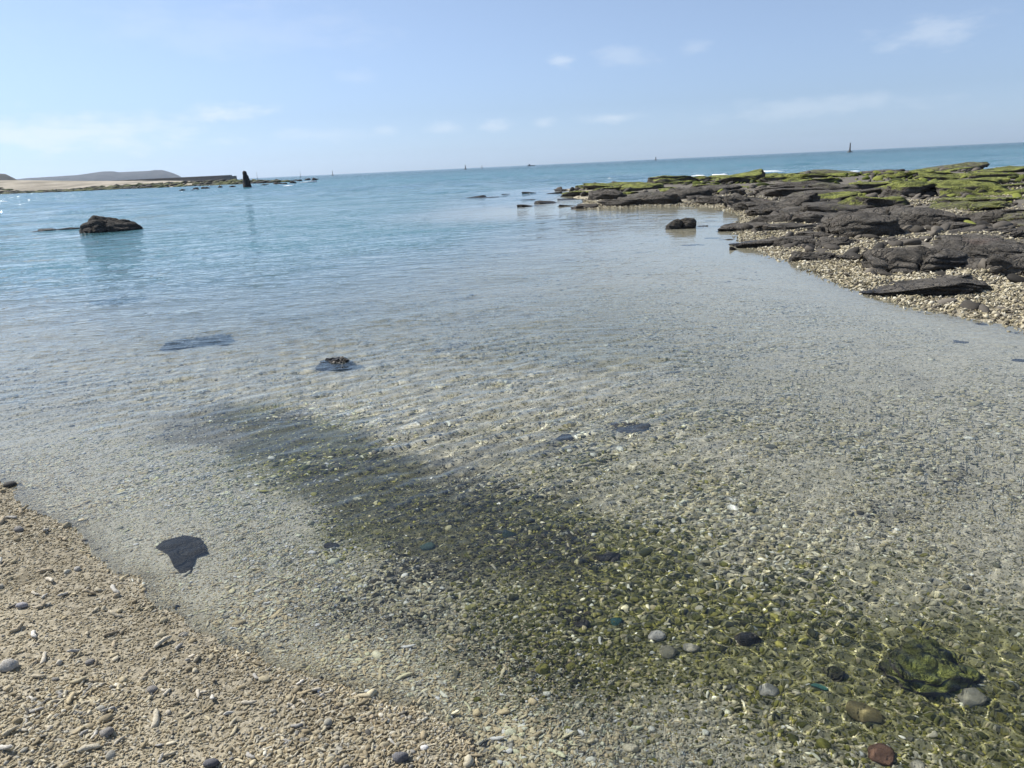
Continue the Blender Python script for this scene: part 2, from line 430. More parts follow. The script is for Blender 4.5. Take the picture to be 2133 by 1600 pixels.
# ------------------------------------------------------------------ loose rubble: coral fingers, lumps and pebbles
def pebble_mesh(name, seed, flat=0.62, sub=2, rough=0.22):
    V, F = ICO[sub]; g = np.random.default_rng(seed)
    P = V*(1 + rough*fbm(V*1.3 + seed*3.1, 3, seed)[:, None])*np.array([1.0, 0.72 + 0.2*g.random(), flat])
    return mesh_from(name, P, F)
def finger_mesh(name, seed, length=2.6, branch=False):
    """a worn stub of branching coral, about 2 units long"""
    g = np.random.default_rng(seed)
    def tube(p0, d0, L, r0, r1, bend, nseg=6, ns=7):
        V = []; F = []; p = np.array(p0, float); d = np.array(d0, float); d /= np.linalg.norm(d)
        for i in range(nseg + 1):
            t = i/nseg; r = (r0*(1-t) + r1*t)*(1 + 0.22*g.normal()*0.6)
            if i in (0, nseg): r *= 0.55
            a = np.cross(d, [0, 0, 1.0]); a /= np.linalg.norm(a) + 1e-9; b = np.cross(a, d)
            for k in range(ns):
                th = 2*math.pi*k/ns; V.append(p + (a*math.cos(th) + b*math.sin(th))*r*(1 + 0.12*g.normal()))
            d = d + np.array(bend)*(1/nseg) + g.normal(size=3)*0.10; d /= np.linalg.norm(d); p = p + d*L/nseg
        for i in range(nseg):
            for k in range(ns):
                A, B = i*ns + k, i*ns + (k+1) % ns; F += [(A, B, B+ns), (A, B+ns, A+ns)]
        V.append(V[0]*0 + np.mean(V[:ns], 0) - np.array(d0)*r0*0.25); c = len(V)-1
        F += [(k, c, (k+1) % ns) for k in range(ns)][::1]
        V.append(np.mean(V[nseg*ns:nseg*ns+ns], 0) + d*r1*0.3); c = len(V)-1
        F += [(nseg*ns+(k+1) % ns, c, nseg*ns+k) for k in range(ns)]
        return V, F
    V, F = tube((-length/2, 0, 0), (1, 0.1*g.normal(), 0), length, 0.42, 0.30, (0, 0.7*g.normal(), 0.1*g.normal()))
    if branch:
        V2, F2 = tube((0.0, 0, 0.05), (0.6, 0.9, 0.25), length*0.5, 0.32, 0.22, (0.2, 0.2, 0))
        n = len(V); V = V + V2; F = F + [tuple(i+n for i in f) for f in F2]
    V = np.array(V)
    V[:, 2] *= 0.85
    return mesh_from(name, V, np.array(F))
def rubble_material(name, instancer=True):
    M = Mat(name)
    p = M.obj()
    c = M.attr('tint', 'INSTANCER' if instancer else 'OBJECT', 'Color')
    n = M.noise(p, 3.0, 4, .65)
    c2 = M.mix(M.rng(n, .3, .7, 0.0, 0.45), c, M.mix(1.0, c, (0.55, 0.52, 0.45), 'MULTIPLY'))
    h = M.math('ADD', M.noise(p, 7, 3, .7), M.math('MULTIPLY', M.voro(p, 9), .5))
    return M.done(M.pbsdf(c2, 0.85, M.bump(h, 0.0016, 0.8), 0.2))
RUB = rubble_material('rubble')
PROTO = bpy.data.collections.new('rubble_pieces')
def proto(name, me):
    me.materials.append(RUB); o = bpy.data.objects.new(name, me); PROTO.objects.link(o); o.cycles.is_caustics_receiver = True
for i in range(4): proto('piece_a%d' % i, finger_mesh('coral_finger%d' % i, 100 + i, 2.2 + 0.3*i, False))       # 0-3
for i in range(2): proto('piece_b%d' % i, finger_mesh('coral_branch%d' % i, 120 + i, 2.4, True))               # 4-5
for i in range(3): proto('piece_c%d' % i, pebble_mesh('coral_lump%d' % i, 140 + i, 0.75, 2, 0.42))             # 6-8
for i in range(5): proto('piece_d%d' % i, pebble_mesh('pebble%d' % i, 160 + i, 0.5 + 0.06*i, 2, 0.2))          # 9-13
PROTO_MESH = [o.data for o in sorted(PROTO.objects, key=lambda o: o.name)]

def scatter_group():
    ng = bpy.data.node_groups.new('scatter_rubble', 'GeometryNodeTree')
    ng.interface.new_socket('Geometry', in_out='INPUT', socket_type='NodeSocketGeometry')
    ng.interface.new_socket('Geometry', in_out='OUTPUT', socket_type='NodeSocketGeometry')
    n, l = ng.nodes, ng.links
    gi = n.new('NodeGroupInput'); go = n.new('NodeGroupOutput')
    ci = n.new('GeometryNodeCollectionInfo'); ci.inputs['Collection'].default_value = PROTO
    ci.inputs['Separate Children'].default_value = True; ci.inputs['Reset Children'].default_value = True
    ip = n.new('GeometryNodeInstanceOnPoints'); ip.inputs['Pick Instance'].default_value = True
    def na(name, t):
        a = n.new('GeometryNodeInputNamedAttribute'); a.data_type = t; a.inputs['Name'].default_value = name
        return a.outputs['Attribute']
    l.new(gi.outputs[0], ip.inputs['Points']); l.new(ci.outputs[0], ip.inputs['Instance'])
    l.new(na('piece', 'INT'), ip.inputs['Instance Index'])
    er = n.new('FunctionNodeEulerToRotation'); l.new(na('turn', 'FLOAT_VECTOR'), er.inputs[0]); l.new(er.outputs[0], ip.inputs['Rotation'])
    l.new(na('size', 'FLOAT_VECTOR'), ip.inputs['Scale'])
    l.new(ip.outputs[0], go.inputs[0])
    return ng
SCATTER = scatter_group()
def scatter(name, P, turn, size, piece, tint, label, cat):
    me = bpy.data.meshes.new(name); me.vertices.add(len(P)); me.vertices.foreach_set('co', np.asarray(P, np.float32).ravel())
    a = me.attributes.new('turn', 'FLOAT_VECTOR', 'POINT'); a.data.foreach_set('vector', np.asarray(turn, np.float32).ravel())
    a = me.attributes.new('size', 'FLOAT_VECTOR', 'POINT'); a.data.foreach_set('vector', np.asarray(size, np.float32).ravel())
    a = me.attributes.new('piece', 'INT', 'POINT'); a.data.foreach_set('value', np.asarray(piece, np.int32))
    a = me.attributes.new('tint', 'FLOAT_COLOR', 'POINT'); a.data.foreach_set('color', np.concatenate([tint, np.ones((len(P), 1))], 1).astype(np.float32).ravel())
    me.update()
    o = link(name, me, None, label=label, cat=cat, kind='stuff')
    md = o.modifiers.new('scatter', 'NODES'); md.node_group = SCATTER
    return o
def fan_points(n, a0, a1, r0, r1, power):
    """points in a sector; density per area falls as r**-power"""
    u = RNG.random(n); e = 2 - power
    r = (r0**e + u*(r1**e - r0**e))**(1/e) if abs(e) > 1e-6 else r0*(r1/r0)**u
    th = a0 + RNG.random(n)*(a1 - a0)
    return r*np.sin(th), r*np.cos(th)
def pick(pal, n, w=None):
    pal = np.array(pal); i = RNG.choice(len(pal), n, p=None if w is None else np.array(w)/sum(w))
    return pal[i]*(0.82 + 0.36*RNG.random((n, 1)))
DRY = [(0.52, 0.46, 0.34), (0.44, 0.37, 0.26), (0.58, 0.53, 0.43), (0.33, 0.28, 0.20), (0.40, 0.385, 0.35), (0.30, 0.29, 0.28), (0.12, 0.115, 0.11), (0.66, 0.63, 0.56)]
DRYW = [6, 6, 4, 4, 1.6, 1.0, 0.7, 1.2]
WET = [(0.38, 0.34, 0.24), (0.47, 0.44, 0.34), (0.27, 0.25, 0.17), (0.66, 0.64, 0.56), (0.20, 0.20, 0.165), (0.11, 0.11, 0.095), (0.40, 0.38, 0.33)]
WETW = [4, 4, 4, 3.0, 3, 2.4, 3]
GREEN = [(0.15, 0.15, 0.035), (0.24, 0.225, 0.06), (0.08, 0.085, 0.025), (0.34, 0.32, 0.13), (0.05, 0.052, 0.022), (0.42, 0.40, 0.24)]
GREENW = [4, 4, 4, 2, 3, 1]
def build_rubble():
    # dry beach
    x, y = fan_points(230000, R_(-60), R_(16), 1.15, 6.0, 1.0)
    z = ground_z(x, y); bs = sdf(x, y, BEACH); k = (bs > -0.75 + 0.7*RNG.random(len(x))) & (np.hypot(x, y) > 1.1)
    strip = n2(x, y, 0.5, 3, 91)                       # coarse and fine strips along the beach
    k &= RNG.random(len(x)) < (0.55 + 0.5*np.clip(strip*2 + 0.5, 0, 1))
    x, y, z, strip = x[k], y[k], z[k], strip[k]; n = len(x)
    big = np.clip(0.5 + 1.6*strip, 0.15, 1.3)
    s = (0.0038 + 0.0075*RNG.random(n)**2.6*big + 0.0012*RNG.random(n))
    lucky = RNG.random(n) < 0.012; s = np.where(lucky, s*1.9 + 0.004, s)
    piece = RNG.choice(14, n, p=np.array([5, 5, 5, 4, 1.5, 1.5, 3, 3, 3, 1.5, 1, 1, 1, 1])/36.5)
    turn = np.stack([RNG.normal(0, .35, n), RNG.normal(0, .22, n), RNG.normal(0.35, 1.0, n)], 1)
    size = np.stack([s*(0.9 + .5*RNG.random(n)), s, s*(0.8 + .3*RNG.random(n))], 1)
    tint = np.array([0.97, 0.965, 0.90])*pick(DRY, n, DRYW)*(1 - 0.18*(1 - sstep(0.01, 0.035, z))*sstep(-0.02, 0.0, z))[:, None]*(1 + 0.55*sstep(0.0, 0.03, -z))[:, None]; tint = np.minimum(tint, 0.78)
    scatter('beach_rubble', np.stack([x, y, z + s*0.28], 1), turn, size, piece, tint,
            'dry cream coral rubble covering the beach at lower left', 'coral rubble')
    # under the water
    X = []; 
    for (n, r0, r1, pw, smin, smax, a0) in [(125000, 1.35, 4.2, 1.0, .0045, .0125, -52), (120000, 4.2, 10.5, 1.3, .006, .016, -48), (9000, 10.5, 22, 1.5, .014, .04, -45)]:
        x, y = fan_points(n, R_(a0), R_(50), r0, r1, pw); s = smin + (smax - smin)*RNG.random(n)**2.6
        X.append(np.stack([x, y, s], 1))
    X = np.concatenate(X); x, y, s = X.T
    z = ground_z(x, y); k = (z < 0.004) & (sdf(x, y, BEACH) < 0.06); x, y, s, z = x[k], y[k], s[k], z[k]; n = len(x)
    shallow = sstep(0.10, 0.02, -z); near_left = sstep(-0.3, -1.4, x)*sstep(7, 5, np.hypot(x, y))
    s = s*(1 - 0.65*shallow)*(1 - 0.25*near_left)*(0.62 + 0.75*np.clip(0.5 + 1.1*n2(x, y, 0.55, 3, 95), 0, 1)); s = np.where(RNG.random(n) < 0.006, s*1.9 + .006, s)
    al = zone_algae(x, y)*(np.hypot(x, y) < 14); wd = zone_weed(x, y)
    tint = pick(WET, n, WETW)*np.array([1.28, 1.26, 1.10]); tg = pick(GREEN, n, GREENW)
    useg = RNG.random(n) < 0.85*al; tint = np.where(useg[:, None], tg, tint)
    tint = np.where((RNG.random(n) < 0.5*wd)[:, None], pick([(0.05, 0.047, 0.032), (0.085, 0.075, 0.05), (0.03, 0.032, 0.022)], n), tint)
    tint = tint*(1 + 0.75*near_left)[:, None]  # left shallows lightened: pale bed plus surface glare painted into the tint
    piece = RNG.choice(14, n, p=np.array([1.5, 1.5, 1.5, 1, .3, .3, 2, 2, 2, 4, 4, 4, 4, 4])/32.1)
    turn = np.stack([RNG.normal(0, .3, n), RNG.normal(0, .3, n), RNG.random(n)*6.28], 1)
    size = np.stack([s*(0.9 + .4*RNG.random(n)), s*(.85 + .3*RNG.random(n)), s*(.8 + .5*RNG.random(n))], 1)
    scatter('seabed_pebbles', np.stack([x, y, z + s*0.15], 1), turn, size, piece, np.clip(tint, 0.01, 0.78),
            'grey and olive pebbles covering the shallow seabed', 'pebbles')
    # along the reef shore and in the hollows of the reef
    x, y = fan_points(170000, R_(6), R_(46), 6.0, 36, 1.6)
    r = sdf(x, y, REEF); z = ground_z(x, y)
    hollow = n2(x, y, 2.2, 3, 71)
    prob = sstep(-0.35, 0.1, r)*(1 - 0.95*sstep(0.8, 2.2, r))*(0.35 + 0.65*sstep(-0.25, 0.2, hollow)) + 0.38*sstep(0.08, 0.3, hollow)*(r > 0)*(1 - sstep(9, 16, r))
    k = RNG.random(len(x)) < prob; x, y, z = x[k], y[k], z[k]; n = len(x); rad = np.hypot(x, y)
    s = 0.008 + 0.018*RNG.random(n)**2.2 + 0.0006*rad
    piece = RNG.choice(14, n, p=np.array([4, 4, 4, 4, 5, 5, 3, 3, 3, .4, .4, .4, .4, .4])/37)
    turn = np.stack([RNG.normal(0, .5, n), RNG.normal(0, .4, n), RNG.random(n)*6.28], 1)
    scatter('reef_rubble', np.stack([x, y, z + s*0.35 + 0.05*np.clip(n2(x, y, 0.6, 2, 73), 0, 1)], 1), turn, np.stack([s, s, s], 1), piece,
            pick([(0.50, 0.45, 0.33), (0.40, 0.35, 0.23), (0.60, 0.56, 0.45), (0.26, 0.23, 0.16), (0.14, 0.125, 0.10)], n, [4, 4, 2, 3, 3]),
            'bleached coral rubble heaped along the reef waterline at right', 'coral rubble')
build_rubble()


def reef_stones():
    """broken stones lying all over the reef flat"""
    x, y = fan_points(9000, R_(3), R_(46), 7.5, 62, 1.3)
    r = sdf(x, y, REEF); nz = n2(x, y, 2.0, 3, 171)
    k = (r > 0.1) & (RNG.random(len(x)) < sstep(-0.3, 0.3, nz)); x, y, r = x[k], y[k], r[k]; n = len(x); rad = np.hypot(x, y)
    s = (0.03 + 0.13*RNG.random(n)**2.5)*(0.7 + rad/40)
    green = RNG.random(n) < 0.75*sstep(3, 10, r + 3*n2(x, y, 4.0, 2, 88))*sstep(11, 16, rad)
    tint = np.where(green[:, None], pick([(0.09, 0.11, 0.02), (0.20, 0.22, 0.05), (0.05, 0.06, 0.018)], n), pick([(0.06, 0.054, 0.046), (0.10, 0.09, 0.078), (0.14, 0.125, 0.105), (0.04, 0.037, 0.033)], n))
    piece = RNG.choice([6, 7, 8, 9, 10, 11], n); turn = np.stack([RNG.normal(0, .35, n), RNG.normal(0, .35, n), RNG.random(n)*6.28], 1)
    size = np.stack([s*(0.8 + .6*RNG.random(n)), s*(.7 + .4*RNG.random(n)), s*(.4 + .5*RNG.random(n))], 1)
    scatter('reef_stones', np.stack([x, y, ground_z(x, y) + s*0.12], 1), turn, size, piece, tint, 'small broken dark and weedy stones strewn between the reef rocks', 'stones')
reef_stones()

# ------------------------------------------------------------------ rocks
def refr_point(u, v):
    """point of the seabed seen through the water at pixel (u, v)"""
    d = pix_dir(u, v); t = -CAM_H/d.z; p = np.array([d.x*t, d.y*t, 0.0])
    hz = math.hypot(d.x, d.y); si = hz/1.333; co = math.sqrt(1 - si*si); dr = np.array([d.x/hz*si, d.y/hz*si, -co])
    Q = p[None] + dr[None]*(np.arange(400)*0.004)[:, None]
    hit = ground_z(Q[:, 0], Q[:, 1]) >= Q[:, 2]
    q = Q[int(np.argmax(hit)) if hit.any() else 399]
    return q
def rock_material(name, dark, light, algae_cols, wet_z=0.05):
    M = Mat(name); p = M.pos(); oi = M.node('ShaderNodeObjectInfo'); sp = M.node('ShaderNodeSeparateColor'); M.put(sp.inputs[0], oi.outputs['Color'])
    mp = M.node('ShaderNodeMapping'); M.put(mp.inputs['Vector'], p); mp.inputs['Scale'].default_value = (1, 1, 2.6)
    v = mp.outputs[0]
    n1 = M.noise(v, 2.4, 6, .6, .4); n2_ = M.noise(v, 14, 5, .65); n3 = M.noise(v, 55, 3, .7)
    c = M.mix(M.rng(n1, .3, .7), dark, light)
    c = M.mix(M.rng(n2_, .45, .75, 0, .55), c, M.mix(1.0, c, (0.5, 0.47, 0.45), 'MULTIPLY'))
    c = M.mix(M.rng(n3, .58, .76, 0, .45), c, (0.30, 0.28, 0.24))
    c = M.mix(M.rng(M.noise(p, 1.1, 3), .62, .74, 0, .35), c, (0.16, 0.10, 0.085))      # rusty patches
    c = M.mix(M.rng(M.noise(v, 30, 3, .7), .60, .72, 0, .55), c, (0.24, 0.22, 0.185))
    g = M.node('ShaderNodeNewGeometry'); sx = M.node('ShaderNodeSeparateXYZ'); M.put(sx.inputs[0], g.outputs['Normal'])
    up = M.rng(sx.outputs[2], 0.25, 0.75)
    thr = M.math('SUBTRACT', 1.09, M.math('MULTIPLY', sp.outputs[0], .92))
    am = M.math('MULTIPLY', up, M.math('MULTIPLY', M.math('SUBTRACT', M.math('ADD', M.math('MULTIPLY', M.noise(p, 2.3, 6, .66), .80), M.math('MULTIPLY', n2_, .45)), thr), 3.6, True), True)
    ac = M.mix(M.rng(M.math('ADD', M.math('MULTIPLY', M.noise(p, 2.2, 4, .6), .6), M.math('MULTIPLY', n2_, .4)), .36, .66), *algae_cols)
    c = M.mix(am, c, ac)
    c = M.mix(M.math('SUBTRACT', 1.0, sp.outputs[1]), c, M.mix(1.0, c, (0.25, 0.26, 0.28), 'MULTIPLY'))
    pz = M.node('ShaderNodeSeparateXYZ'); M.put(pz.inputs[0], p)
    wet = M.rng(M.math('ADD', pz.outputs[2], M.math('MULTIPLY', n2_, -0.06)), wet_z - 0.04, wet_z, 1, 0)
    wet = M.math('MULTIPLY', wet, M.rng(pz.outputs[2], -0.05, -0.005, 0.15, 1))
    c = M.mix(wet, c, M.mix(1.0, c, (0.45, 0.45, 0.46), 'MULTIPLY'))
    ro = M.rng(wet, 0, 1, .88, .35)
    wv = M.node('ShaderNodeVectorMath', operation='ADD'); M.put(wv.inputs[0], p)
    nzv = M.node('ShaderNodeTexNoise'); M.put(nzv.inputs['Vector'], p); nzv.inputs['Scale'].default_value = 2.0; nzv.inputs['Detail'].default_value = 4
    scv = M.node('ShaderNodeVectorMath', operation='SCALE'); M.put(scv.inputs[0], nzv.outputs['Color']); scv.inputs['Scale'].default_value = 0.7; M.put(wv.inputs[1], scv.outputs[0])
    crack = M.math('MULTIPLY', M.rng(M.voro(wv.outputs[0], 2.3, 'DISTANCE_TO_EDGE'), 0.0, 0.05), M.rng(M.voro(wv.outputs[0], 6.0, 'DISTANCE_TO_EDGE'), 0.0, 0.06, .6, 1.0))
    h = M.math('ADD', M.math('ADD', M.math('MULTIPLY', crack, 0.55), M.math('MULTIPLY', n1, 1.2)), M.math('ADD', M.math('MULTIPLY', n2_, .7), M.math('MULTIPLY', n3, .28)))
    return M.done(M.pbsdf(c, ro, M.bump(h, 0.13, 1.0), 0.25))
ALG = ((0.055, 0.066, 0.018), (0.36, 0.385, 0.10))
ROCK = rock_material('basalt_rock', (0.066, 0.059, 0.050), (0.185, 0.167, 0.142), ALG)
def rock_mesh(name, seed, lx, ly, h, sub=4, box=0.72, tilt=None, rough=1.0, peak=0.0, bury=0.35, layer=None, outn=0.24, zexp=0.5, facets=16):
    V, F = ICO[sub]; g = np.random.default_rng(seed); off = seed*7.31
    pl = g.normal(size=(facets, 3))*np.array([1, 1, .55]); pl /= np.linalg.norm(pl, axis=1)[:, None]
    pd = 0.70 + 0.28*g.random(facets)
    dots = V @ pl.T; rad_ = np.where(dots > 0.05, pd[None]/np.maximum(dots, 0.05), 9.0).min(1); rad_ = np.minimum(rad_, 1.12)
    q = np.sign(V)*np.abs(V)**box; q /= np.linalg.norm(q, axis=1)[:, None]**0.35
    q = q*rad_[:, None]
    ang = np.stack([V[:, 0], V[:, 1], V[:, 2]*0.4], 1)
    out = 1 + outn*fbm(ang*1.15 + off, 3, seed)
    zt = np.where(V[:, 2] > 0, np.abs(V[:, 2])**zexp*np.minimum(rad_, 1.0), V[:, 2]*bury)
    P = np.stack([q[:, 0]*out*lx/2, q[:, 1]*out*ly/2, zt*h], 1)
    if peak: P[:, 2] *= np.where(V[:, 2] > 0, 1 - abs(peak)*0.5 + peak*0.9*V[:, 0]*0.8, 1)
    if tilt is None: tilt = g.normal(0, 0.10, 2)
    P[:, 2] += np.where(V[:, 2] > -0.2, 1, 0.3)*(tilt[0]*P[:, 0] + tilt[1]*P[:, 1])
    m = min(lx, ly)
    # bedding ledges
    lay = layer or max(0.05, h*0.28)
    t = (P[:, 2] + 0.25*P[:, 0]*g.normal()*0.5 + 0.10*m*fbm(P/m*1.7 + off, 2, seed+5))/lay
    saw = t - np.floor(t); saw = sstep(0.0, 0.35, saw)*(1 - sstep(0.75, 1.0, saw))
    ledge = 0.10*rough*(saw - 0.5)
    P[:, 0] *= 1 + ledge; P[:, 1] *= 1 + ledge
    d = V*np.array([0.6, 0.6, 1.0])
    amp = 0.20*min(h, 0.5*m)*rough
    P += d*(amp*1.3*fbm(P*(1.6/m) + off, 3, seed+1) + amp*0.9*fbm(P*np.array([4.5, 4.5, 7.0])/m + off, 4, seed+2, 0.6))[:, None]
    P += d*(amp*0.8*(0.35 - np.abs(fbm(P*np.array([2.6, 3.4, 5.0])/m + off, 3, seed+7))))[:, None]
    ridge = np.abs(fbm(P*np.array([1.9, 1.9, 0.8])/m + off, 2, seed+3))
    P[:, 2] -= np.where(V[:, 2] > 0, 1, 0)*0.38*h*rough*(1 - sstep(0.0, 0.05, ridge))
    return mesh_from(name, P, F)
def set_rock(o, algae=0.0, bright=1.0):
    o.color = (algae, bright, 0, 1)
def place_rock(u, v, wpx, hpx, label, seed, ratio=0.7, algae=0.0, name='rock', cat='rock', group=None, turn=0.0, sink=0.0, sub=4, z0=None, mat=None, bright=1.0, hmin=0.10, **kw):
    g0 = gp(u, v); zz = ground_z(np.array([g0[0]]), np.array([g0[1]]))[0] if z0 is None else z0
    p = gp(u, v, max(zz, 0.0)); slant = np.linalg.norm(p - np.array([0, 0, CAM_H])); sd = (CAM_H - p[2])/slant
    w = 1.06*wpx*slant/F0; dep = w*ratio
    dep = min(dep, 1.0*hpx*slant/F0/sd)
    h = (0.8 if v > 470 else 0.6)*max(hmin*w, hpx*slant/F0 - dep*0.72*sd)
    a = math.atan2(p[0], p[1]); c = p + np.array([math.sin(a), math.cos(a), 0])*dep*0.5
    me = rock_mesh(name, seed, w, dep, h, sub, **kw)
    o = link(name, me, mat or ROCK, label=label, cat=cat, group=group)
    o.location = (c[0], c[1], max(zz, -0.05) - 0.03 - sink); o.rotation_euler = (0, 0, -a + turn); set_rock(o, algae, bright)
    return o
HERO = [  # u, v base, width, height (photo pixels), ratio, algae, label
    (1920, 624, 245, 52, .75, 0, 'long dark slab lowest on the reef, its left end wet in the water'),
    (1888, 571, 172, 70, .9, .0, 'broad dark cracked boulder just above the lowest slab on the coral bank'),
    (2042, 541, 155, 50, .9, .0, 'dark slab just right of the broad cracked boulder'),
    (2135, 578, 100, 58, .9, .0, 'brown grey slab cut by the right edge of the picture'),
    (2010, 566, 110, 28, .8, .0, 'low flat slab between the broad cracked boulder and the right edge slab'),
    (1965, 590, 90, 22, .8, .0, 'small flat slab just behind the lowest slab'),
    (1790, 494, 155, 66, .8, .12, 'long thick slab inland of the broad cracked boulder'),
    (1697, 545, 82, 28, .8, .0, 'small wet dark slab at the waterline left of the coral bank'),
    (1775, 547, 66, 22, .8, .0, 'small brown slab on the coral bank left of the broad cracked boulder'),
    (1648, 515, 84, 26, .7, .0, 'low dark knobbly rock row at the waterline, coral bits on its left'),
    (1730, 516, 70, 26, .7, .0, 'low dark rock between the knobbly row and the long thick slab'),
    (1612, 466, 92, 32, .6, .0, 'smooth rounded dark slab overhanging the pale coral bank'),
    (1680, 466, 70, 30, .7, .05, 'domed dark slab right of the smooth rounded slab'),
    (1535, 432, 62, 36, .55, .0, 'steep wedge shaped dark rock at the inner corner of the pool'),
    (1580, 440, 90, 34, .6, .0, 'dark hummock right of the steep wedge at the pool corner'),
    (1645, 436, 100, 34, .7, .05, 'grey dark slab on the middle of the reef'),
    (1750, 450, 120, 34, .7, .45, 'slab with faded green film at the middle of the reef'),
    (1920, 472, 145, 44, .8, .35, 'large pale grey slab with a thin green film in mid reef'),
    (2060, 468, 150, 36, .7, .1, 'long grey slab towards the right edge of the picture'),
    (2080, 500, 120, 24, .8, .05, 'low flat slab behind the dark slab beside the cracked boulder'),
    (1900, 404, 98, 38, .7, .95, 'bright green mossy rock left of the widest mossy one'),
    (2013, 407, 130, 40, .7, .9, 'widest bright green mossy rock, near the right edge'),
    (1742, 398, 98, 26, .7, .5, 'dark ledge with a green rim behind the low green slab'),
    (1830, 436, 110, 40, .8, .85, 'green mossy hump with dark foot in mid reef'),
    (1725, 418, 100, 24, .8, .85, 'low bright green slab left of the mossy hump'),
    (1605, 405, 90, 26, .7, .25, 'dark blocky rock left of the green rimmed ledge'),
    (1672, 392, 100, 22, .7, .3, 'dark slab behind the blocky rock'),
    (1262, 418, 70, 36, .7, .12, 'dark rugged outcrop at the seaward tip of the reef'),
    (1300, 428, 95, 24, .6, .1, 'low dark slab at the foot of the rugged tip outcrop'),
    (1222, 434, 70, 14, .6, .0, 'flat wet rock in front of the tip outcrop'),
    (1365, 426, 100, 30, .6, .15, 'long sloping dark slab along the far pool shore'),
    (1340, 398, 90, 26, .7, .85, 'green mossy hump behind the sloping far shore slab'),
    (1430, 412, 110, 34, .6, .35, 'dark slab with a green crest in the middle of the far pool shore'),
    (1490, 402, 90, 24, .6, .3, 'dark slab behind the steep wedge'),
    (1400, 384, 110, 24, .7, .9, 'low green mossy ridge facing the open sea'),
    (1540, 380, 110, 26, .7, .95, 'bright green mossy shelf left of the dark slabs'),
    (1480, 380, 70, 20, .7, .9, 'small green mossy hump on the seaward ridge'),
    (1960, 358, 120, 20, .6, .6, 'highest far rock on the skyline of the reef at right'),
    (2075, 366, 100, 22, .6, .8, 'green far rock near the right edge of the reef skyline'),
    (1835, 366, 110, 18, .6, .4, 'dark low far rock on the reef skyline'),
    (1725, 366, 120, 18, .6, .6, 'green and dark far shelf beside the gap in the reef'),
]
for i, (u, v, w, h, ra, al, lb) in enumerate(HERO):
    place_rock(u, v, w, h, lb, 300 + i, ra, al, turn=random.uniform(-.12, .12), group='rocks of the reef', sub=5 if v > 480 else 4)
def build_reef_fill():
    shapes = [rock_mesh('reef_slab', 500 + i, 1.0, 0.55 + 0.3*random.random(), 0.20 + 0.12*random.random(), 4 if i < 8 else 3, rough=1.2) for i in range(14)]
    for m in shapes: m.materials.append(ROCK)
    pool = [p for p in REEF[1:17]]
    pts = [(o.location.x, o.location.y, max(o.dimensions.x, o.dimensions.y)*0.4) for o in COL.objects if o.name.startswith('rock')]
    n = 0; tries = 0
    while n < 172 and tries < 16000:
        tries += 1
        a = R_(random.uniform(3, 39)); rr = math.exp(random.uniform(math.log(8.0), math.log(62)))
        x, y = rr*math.sin(a), rr*math.cos(a); A = np.array([x]); B = np.array([y])
        r = sdf(A, B, REEF)[0]
        if r < 0.15 or (rr < 14.5 and r < 0.9): continue
        flat = rr < 14.5
        size = (0.30 + 0.95*random.random()**1.6)*(0.75 + rr/34)
        if any((x-px)**2 + (y-py)**2 < (0.50*(ps + size*0.42))**2 for px, py, ps in pts): continue
        pts.append((x, y, size*0.42))
        dp = seg_dist(A, B, pool)[0]; nz = n2(A, B, 4.0, 2, 88)[0]
        al = float(np.clip(sstep(2.5, 9.0, dp + 3*nz)*1.0 + 0.2*nz, 0, 0.97))
        if rr < 12: al *= 0.3
        me = shapes[n % 8] if rr < 25 else random.choice(shapes[8:])
        o = link('rock', me, label='low dark slab among the many between the larger reef rocks' if al < 0.45 else 'low green mossy slab among the many on the far half of the reef', cat='rock', group='small rocks of the reef' if al < 0.45 else 'small mossy rocks of the reef')
        z = ground_z(A, B)[0]
        o.location = (x, y, z - 0.04); hs = size*random.uniform(.4, .95)
        o.scale = (size*1.5, size*1.25, min(hs, 1.2)*(0.42 if flat else 0.72)); o.rotation_euler = (random.gauss(0, .06), random.gauss(0, .06), random.gauss(0, .5)); set_rock(o, al)
        n += 1
build_reef_fill()
# rocks standing in the pool and in the bay
place_rock(1404, 477, 38, 34, 'dark leaning wedge rock standing in the pool, left of its pale twin', 701, .5, group=None, bury=.6, zexp=.9, peak=.25)
place_rock(1434, 476, 32, 33, 'brown block rock touching the leaning wedge in the pool', 702, .8, box=.55, bury=.6)
place_rock(1459, 472, 26, 9, 'small knobbly rock just right of the brown block in the pool', 703, .7, rough=1.8)
place_rock(1480, 461, 30, 7, 'low black rock awash behind the knobbly rock', 704, .6, bright=.3)
place_rock(1484, 497, 34, 9, 'low black rock awash below the pool blocks', 705, .6, bright=.3)
place_rock(1442, 511, 46, 10, 'widest flat black rock awash in the pool, lowest of its group', 706, .5, bright=.3)
place_rock(1512, 500, 36, 9, 'low black rock awash nearest the coral bank', 707, .5, bright=.3)
place_rock(1526, 521, 16, 16, 'small upright coral knob standing in the pool', 708, .8, rough=2.0, algae=.3, cat='coral knob', name='coral_boulder')
place_rock(2000, 712, 26, 13, 'brownish coral knob awash off the near coral bank', 709, .8, rough=2.0, algae=.4, cat='coral knob', name='coral_boulder')
place_rock(2045, 676, 24, 11, 'coral knob at the very edge of the near coral bank', 710, .8, rough=2.0, algae=.4, cat='coral knob', name='coral_boulder')
place_rock(2126, 752, 32, 16, 'wet dark stone cut by the right picture edge, in the shallows', 711, .8, bright=.4)
place_rock(235, 484, 136, 46, 'big black boulder standing alone in the bay at left', 712, .55, bright=.5, rough=.5, peak=.1, bury=.6, sub=5, sink=0.0, zexp=.8, box=.95, outn=.2, facets=70)
